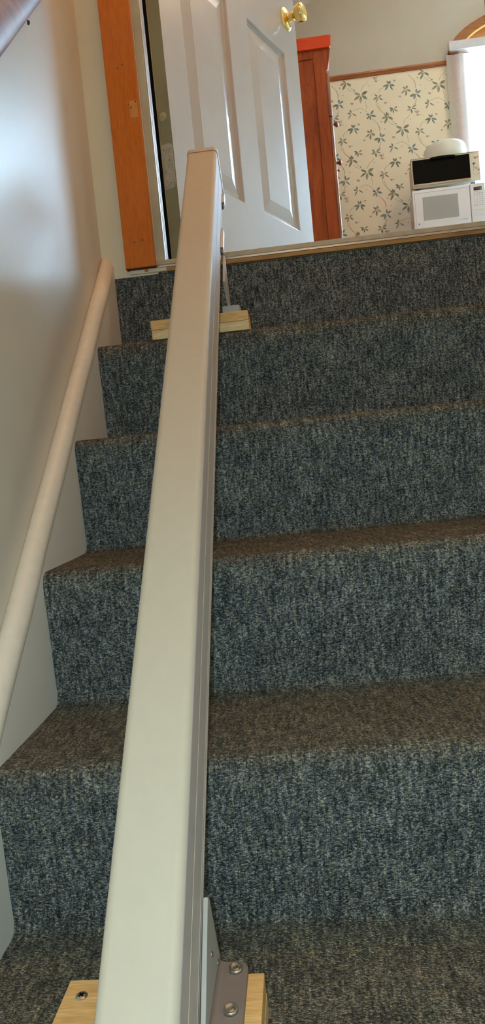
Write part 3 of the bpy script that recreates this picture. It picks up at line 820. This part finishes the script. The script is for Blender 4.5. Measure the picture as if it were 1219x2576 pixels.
# counter, microwave, toaster oven, bowl -------------------------------------
ct = empty('kitchen_counter', (1.6, 2.9, 0), 'low counter beneath the white microwave, hidden by the threshold', 'counter')
bm = bmesh.new(); box(bm, 1.10, 2.35, 2.72, YB-.03, .745, .775, 0, .003, 2); link('worktop', bm, M['counter'], ct)
bm = bmesh.new(); box(bm, 1.13, 2.32, 2.76, YB-.03, .0, .744); link('base_unit', bm, M['creamenamel'], ct)

mw = empty('microwave_oven', (1.404, 2.95, .775), 'white microwave oven with grey window under the toaster oven', 'microwave')
MX0, MX1, MZ0, MZ1, MY = 1.192, 1.617, .787, 1.058, 2.80
bm = bmesh.new(); box(bm, MX0+.018, MX1-.018, MY+.018, 3.00, MZ0, MZ1-.002, 0, .004, 2); link('casing_body', bm, M['whitemw'], mw)
bm = bmesh.new(); box(bm, MX0, 1.5265, MY, MY+.02, MZ0, MZ1, 0, .006, 3)
# hairline moulding at the door top
for x0, x1, z0, z1 in ((1.205, 1.512, 1.0385, 1.0400), (1.205, 1.2065, .80, 1.0385)): rp(x0, x1, z0, z1, 1, MY-.0004)
rp(1.459, 1.505, .8595, .8618, 1, MY-.0004)
mwd = link('microwave_door', bm, [M['whitemw'], M['inkgrey']], mw)
bm = bmesh.new(); box(bm, 1.251, 1.456, MY-.0012, MY+.002, .879, 1.013, 0, .0008, 1); link('microwave_window', bm, M['mwwindow'], mwd)
bm = bmesh.new(); lathe(bm, [(0, 0), (.0058, 0), (.0058, .0008), (0, .0008)], (1.2215, MY, .8605), (0, -1, 0), 20); lathe(bm, [(.0044, .0009), (.0036, .0011), (.0036, .0009)], (1.2215, MY, .8605), (0, -1, 0), 20, 1)
link('round_badge', bm, [M['inkgrey'], M['whitemw']], mwd)
bm = bmesh.new(); box(bm, 1.5295, MX1, MY, MY+.02, MZ0, MZ1, 0, .005, 3)
for r_ in range(7):
    for c_ in range(4):
        x = 1.548+c_*.0145; z = 1.0015-(0, .011, .024, .036, .048, .058, .070)[r_]
        if r_ < 2 or r_ == 6 or c_ == 3: rp(x, x+.0085, z-.0028, z, 1, MY-.0004)
        else: rp(x+.002, x+.0055, z-.0026, z, 2, MY-.0004)
rp(1.553, 1.587, 1.0085, 1.0100, 1, MY-.0004)
rp(1.536, 1.615, .9030, .9040, 2, MY-.0004); rp(1.540, 1.615, .8720, .8728, 2, MY-.0004)
cpn = link('control_panel', bm, [M['whitemw'], M['inkgrey'], M['greytrim']], mw)
bm = bmesh.new(); box(bm, 1.549, 1.5955, MY-.0010, MY+.001, 1.0160, 1.0360); dsp = link('display', bm, M['display'], cpn)
bm = bmesh.new()
for x in (1.5835, 1.5885):
    for z in (1.0205, 1.0255): 
        box(bm, x, x+.0028, MY-.0016, MY-.0011, z, z+.0008); box(bm, x+.0022, x+.0028, MY-.0016, MY-.0011, z, z+.004)
link('display_digit', bm, M['greenled'], cpn)
for x in (MX0+.03, MX1-.05):
    for y in (MY+.05, 2.98):
        bm = bmesh.new(); box(bm, x, x+.02, y, y+.02, .7755, MZ0+.001); link('microwave_foot', bm, M['greytrim'], mw)

to = empty('toaster_oven', (1.404, 2.95, 1.058), 'cream toaster oven with black glass door stacked on the microwave', 'toaster oven')
TX0, TX1, TZ0, TZ1, TY = 1.203, 1.603, 1.078, 1.246, 2.82
bm = bmesh.new(); box(bm, TX0, TX1, TY, TY+.03, TZ0, TZ1, 0, .007, 3); box(bm, TX0+.018, TX1-.018, TY+.028, TY+.18, TZ0+.004, TZ1-.003, 0, .006, 2)
# decorated control face
disc(bm, 1.577, 1.209, .010, .0055, 1, TY-.0006); disc(bm, 1.589, 1.213, .006, .004, 1, TY-.0007); disc(bm, 1.570, 1.216, .005, .003, 3, TY-.0006)
disc(bm, 1.565, 1.177, .0062, .0055, 2, TY-.0006); disc(bm, 1.573, 1.180, .004, .003, 2, TY-.0006); rp(1.5645, 1.5665, 1.150, 1.176, 2, TY-.0006)
disc(bm, 1.578, 1.150, .008, .005, 3, TY-.0006); disc(bm, 1.590, 1.140, .006, .005, 1, TY-.0006); disc(bm, 1.562, 1.143, .003, .004, 3, TY-.0006)
rp(1.558, 1.595, 1.1155, 1.1172, 3, TY-.0006)
tb = link('oven_body', bm, [M['creamenamel'], M['inkorange'], M['inkdark'], M['greytrim']], to, smooth=False)
bm = bmesh.new(); box(bm, TX0+.001, TX1-.001, TY-.002, TY+.03, TZ1-.004, TZ1+.001, 0, .001, 1); link('top_edge', bm, M['greytrim'], to)
bm = bmesh.new(); box(bm, 1.2115, 1.5425, TY-.006, TY-.0005, 1.0975, 1.2350, 0, .0015, 2); td = link('glass_door', bm, M['dkglass'], to)
bm = bmesh.new(); box(bm, 1.2115, 1.5425, TY-.0055, TY-.0005, 1.0865, 1.0972, 0, .0012, 2); link('lower_bar', bm, M['tanbar'], to)
bm = bmesh.new()   # bowed handle
pr_ = []
for i in range(15):
    t = i/14; x = 1.315+.145*t; pr_.append((x, TY-.006-.016*math.sin(PI*t)**.6, 1.232+.0*t))
for a, b in zip(pr_, pr_[1:]):
    vs = [bm.verts.new((p[0], p[1]+dy, p[2]+dz)) for p in (a, b) for dy, dz in ((-.003, -.007), (.004, -.007), (.004, .005), (-.003, .005))]
    for f in ((0, 1, 5, 4), (1, 2, 6, 5), (2, 3, 7, 6), (3, 0, 4, 7)): bm.faces.new([vs[i] for i in f])
bmesh.ops.remove_doubles(bm, verts=bm.verts, dist=1e-5)
link('oven_handle', bm, M['dkglass'], td, smooth=True)
for x in (TX0+.022, TX1-.055):
    for y in (TY+.02, TY+.16):
        bm = bmesh.new(); box(bm, x, x+.025, y, y+.02, 1.0572, TZ0+.001, 0, .002, 1); link('oven_foot', bm, M['inkdark'], to)

bm = bmesh.new()
pf = [(0, .001), (.122, .001), (.125, .006), (.1250, .03), (.1248, .062), (.1225, .080), (.116, .093), (.105, .101), (.090, .105), (.05, .108), (0, .109)]
lathe(bm, pf, (1.435, 2.952, TZ1+.001), (0, 0, 1), 64)
bw = link('plastic_bowl', bm, M['bowl'], None, smooth='all'); tag(bw, 'off-white round bowl turned upside down on the toaster oven', 'bowl')

# ------------------------------------------------------------------ CAMERA
cam = bpy.data.cameras.new('camera'); co = bpy.data.objects.new('camera', cam); COL.objects.link(co)
yaw, pit, rol = .0811, -.0689, -.0973
f_ = Vector((-math.sin(yaw)*math.cos(pit), math.cos(yaw)*math.cos(pit), math.sin(pit)))
r_ = Vector((math.cos(yaw), math.sin(yaw), 0)); u_ = r_.cross(f_)
r2 = r_*math.cos(rol)+u_*math.sin(rol); u2 = -r_*math.sin(rol)+u_*math.cos(rol)
mt = Matrix(((r2.x, u2.x, -f_.x, .3639), (r2.y, u2.y, -f_.y, -1.6009), (r2.z, u2.z, -f_.z, -.4441), (0, 0, 0, 1)))
co.matrix_world = mt
cam.sensor_fit = 'VERTICAL'; cam.sensor_height = 36; cam.sensor_width = 36; cam.lens = 1785.2/2576*36; cam.clip_start = .01
S.camera = co

# ------------------------------------------------------------------ LIGHTS
def light(name, typ, loc, energy, color, **kw):
    l = bpy.data.lights.new(name, typ); l.energy = energy; l.color = color
    for k, v in kw.items(): setattr(l, k, v)
    o = bpy.data.objects.new(name, l); COL.objects.link(o); o.location = loc
    return o
# daylight behind the kitchen window blinds
w = light('window_daylight', 'AREA', (WCX, YB+.35, 1.55), 660, (.50, .755, 1), shape='RECTANGLE', size=1.25, size_y=1.5)
w.rotation_euler = (math.radians(-90), 0, 0)
# warm ceiling lamp in the stairwell
light('stair_lamp', 'POINT', (.55, -.30, 1.85), 17, (1, .38, .08), shadow_soft_size=.09)
# warm kitchen ceiling lamp
light('kitchen_lamp', 'POINT', (1.9, 1.4, 2.3), 24, (1, .70, .38), shadow_soft_size=.12)
# unseen fill light added behind the camera to lift the left wall and skirt
light('rear_fill', 'POINT', (.55, -2.6, .3), 4.5, (1, .92, .78), shadow_soft_size=.15)
# the phone's own flash
light('phone_flash', 'POINT', tuple(Vector((.3639, -1.6009, -.4441)) - r2*.024 + u2*.004), 11.3, (.69, .92, 1), shadow_soft_size=.003)
wd = bpy.data.worlds.new('world'); S.world = wd; wd.use_nodes = True
wd.node_tree.nodes['Background'].inputs[0].default_value = (.75, .87, 1, 1); wd.node_tree.nodes['Background'].inputs[1].default_value = 1.5

S.view_settings.view_transform = 'Standard'; S.view_settings.look = 'None'
S.view_settings.exposure = 0.12; S.view_settings.gamma = 1; S.view_settings.use_curve_mapping = False
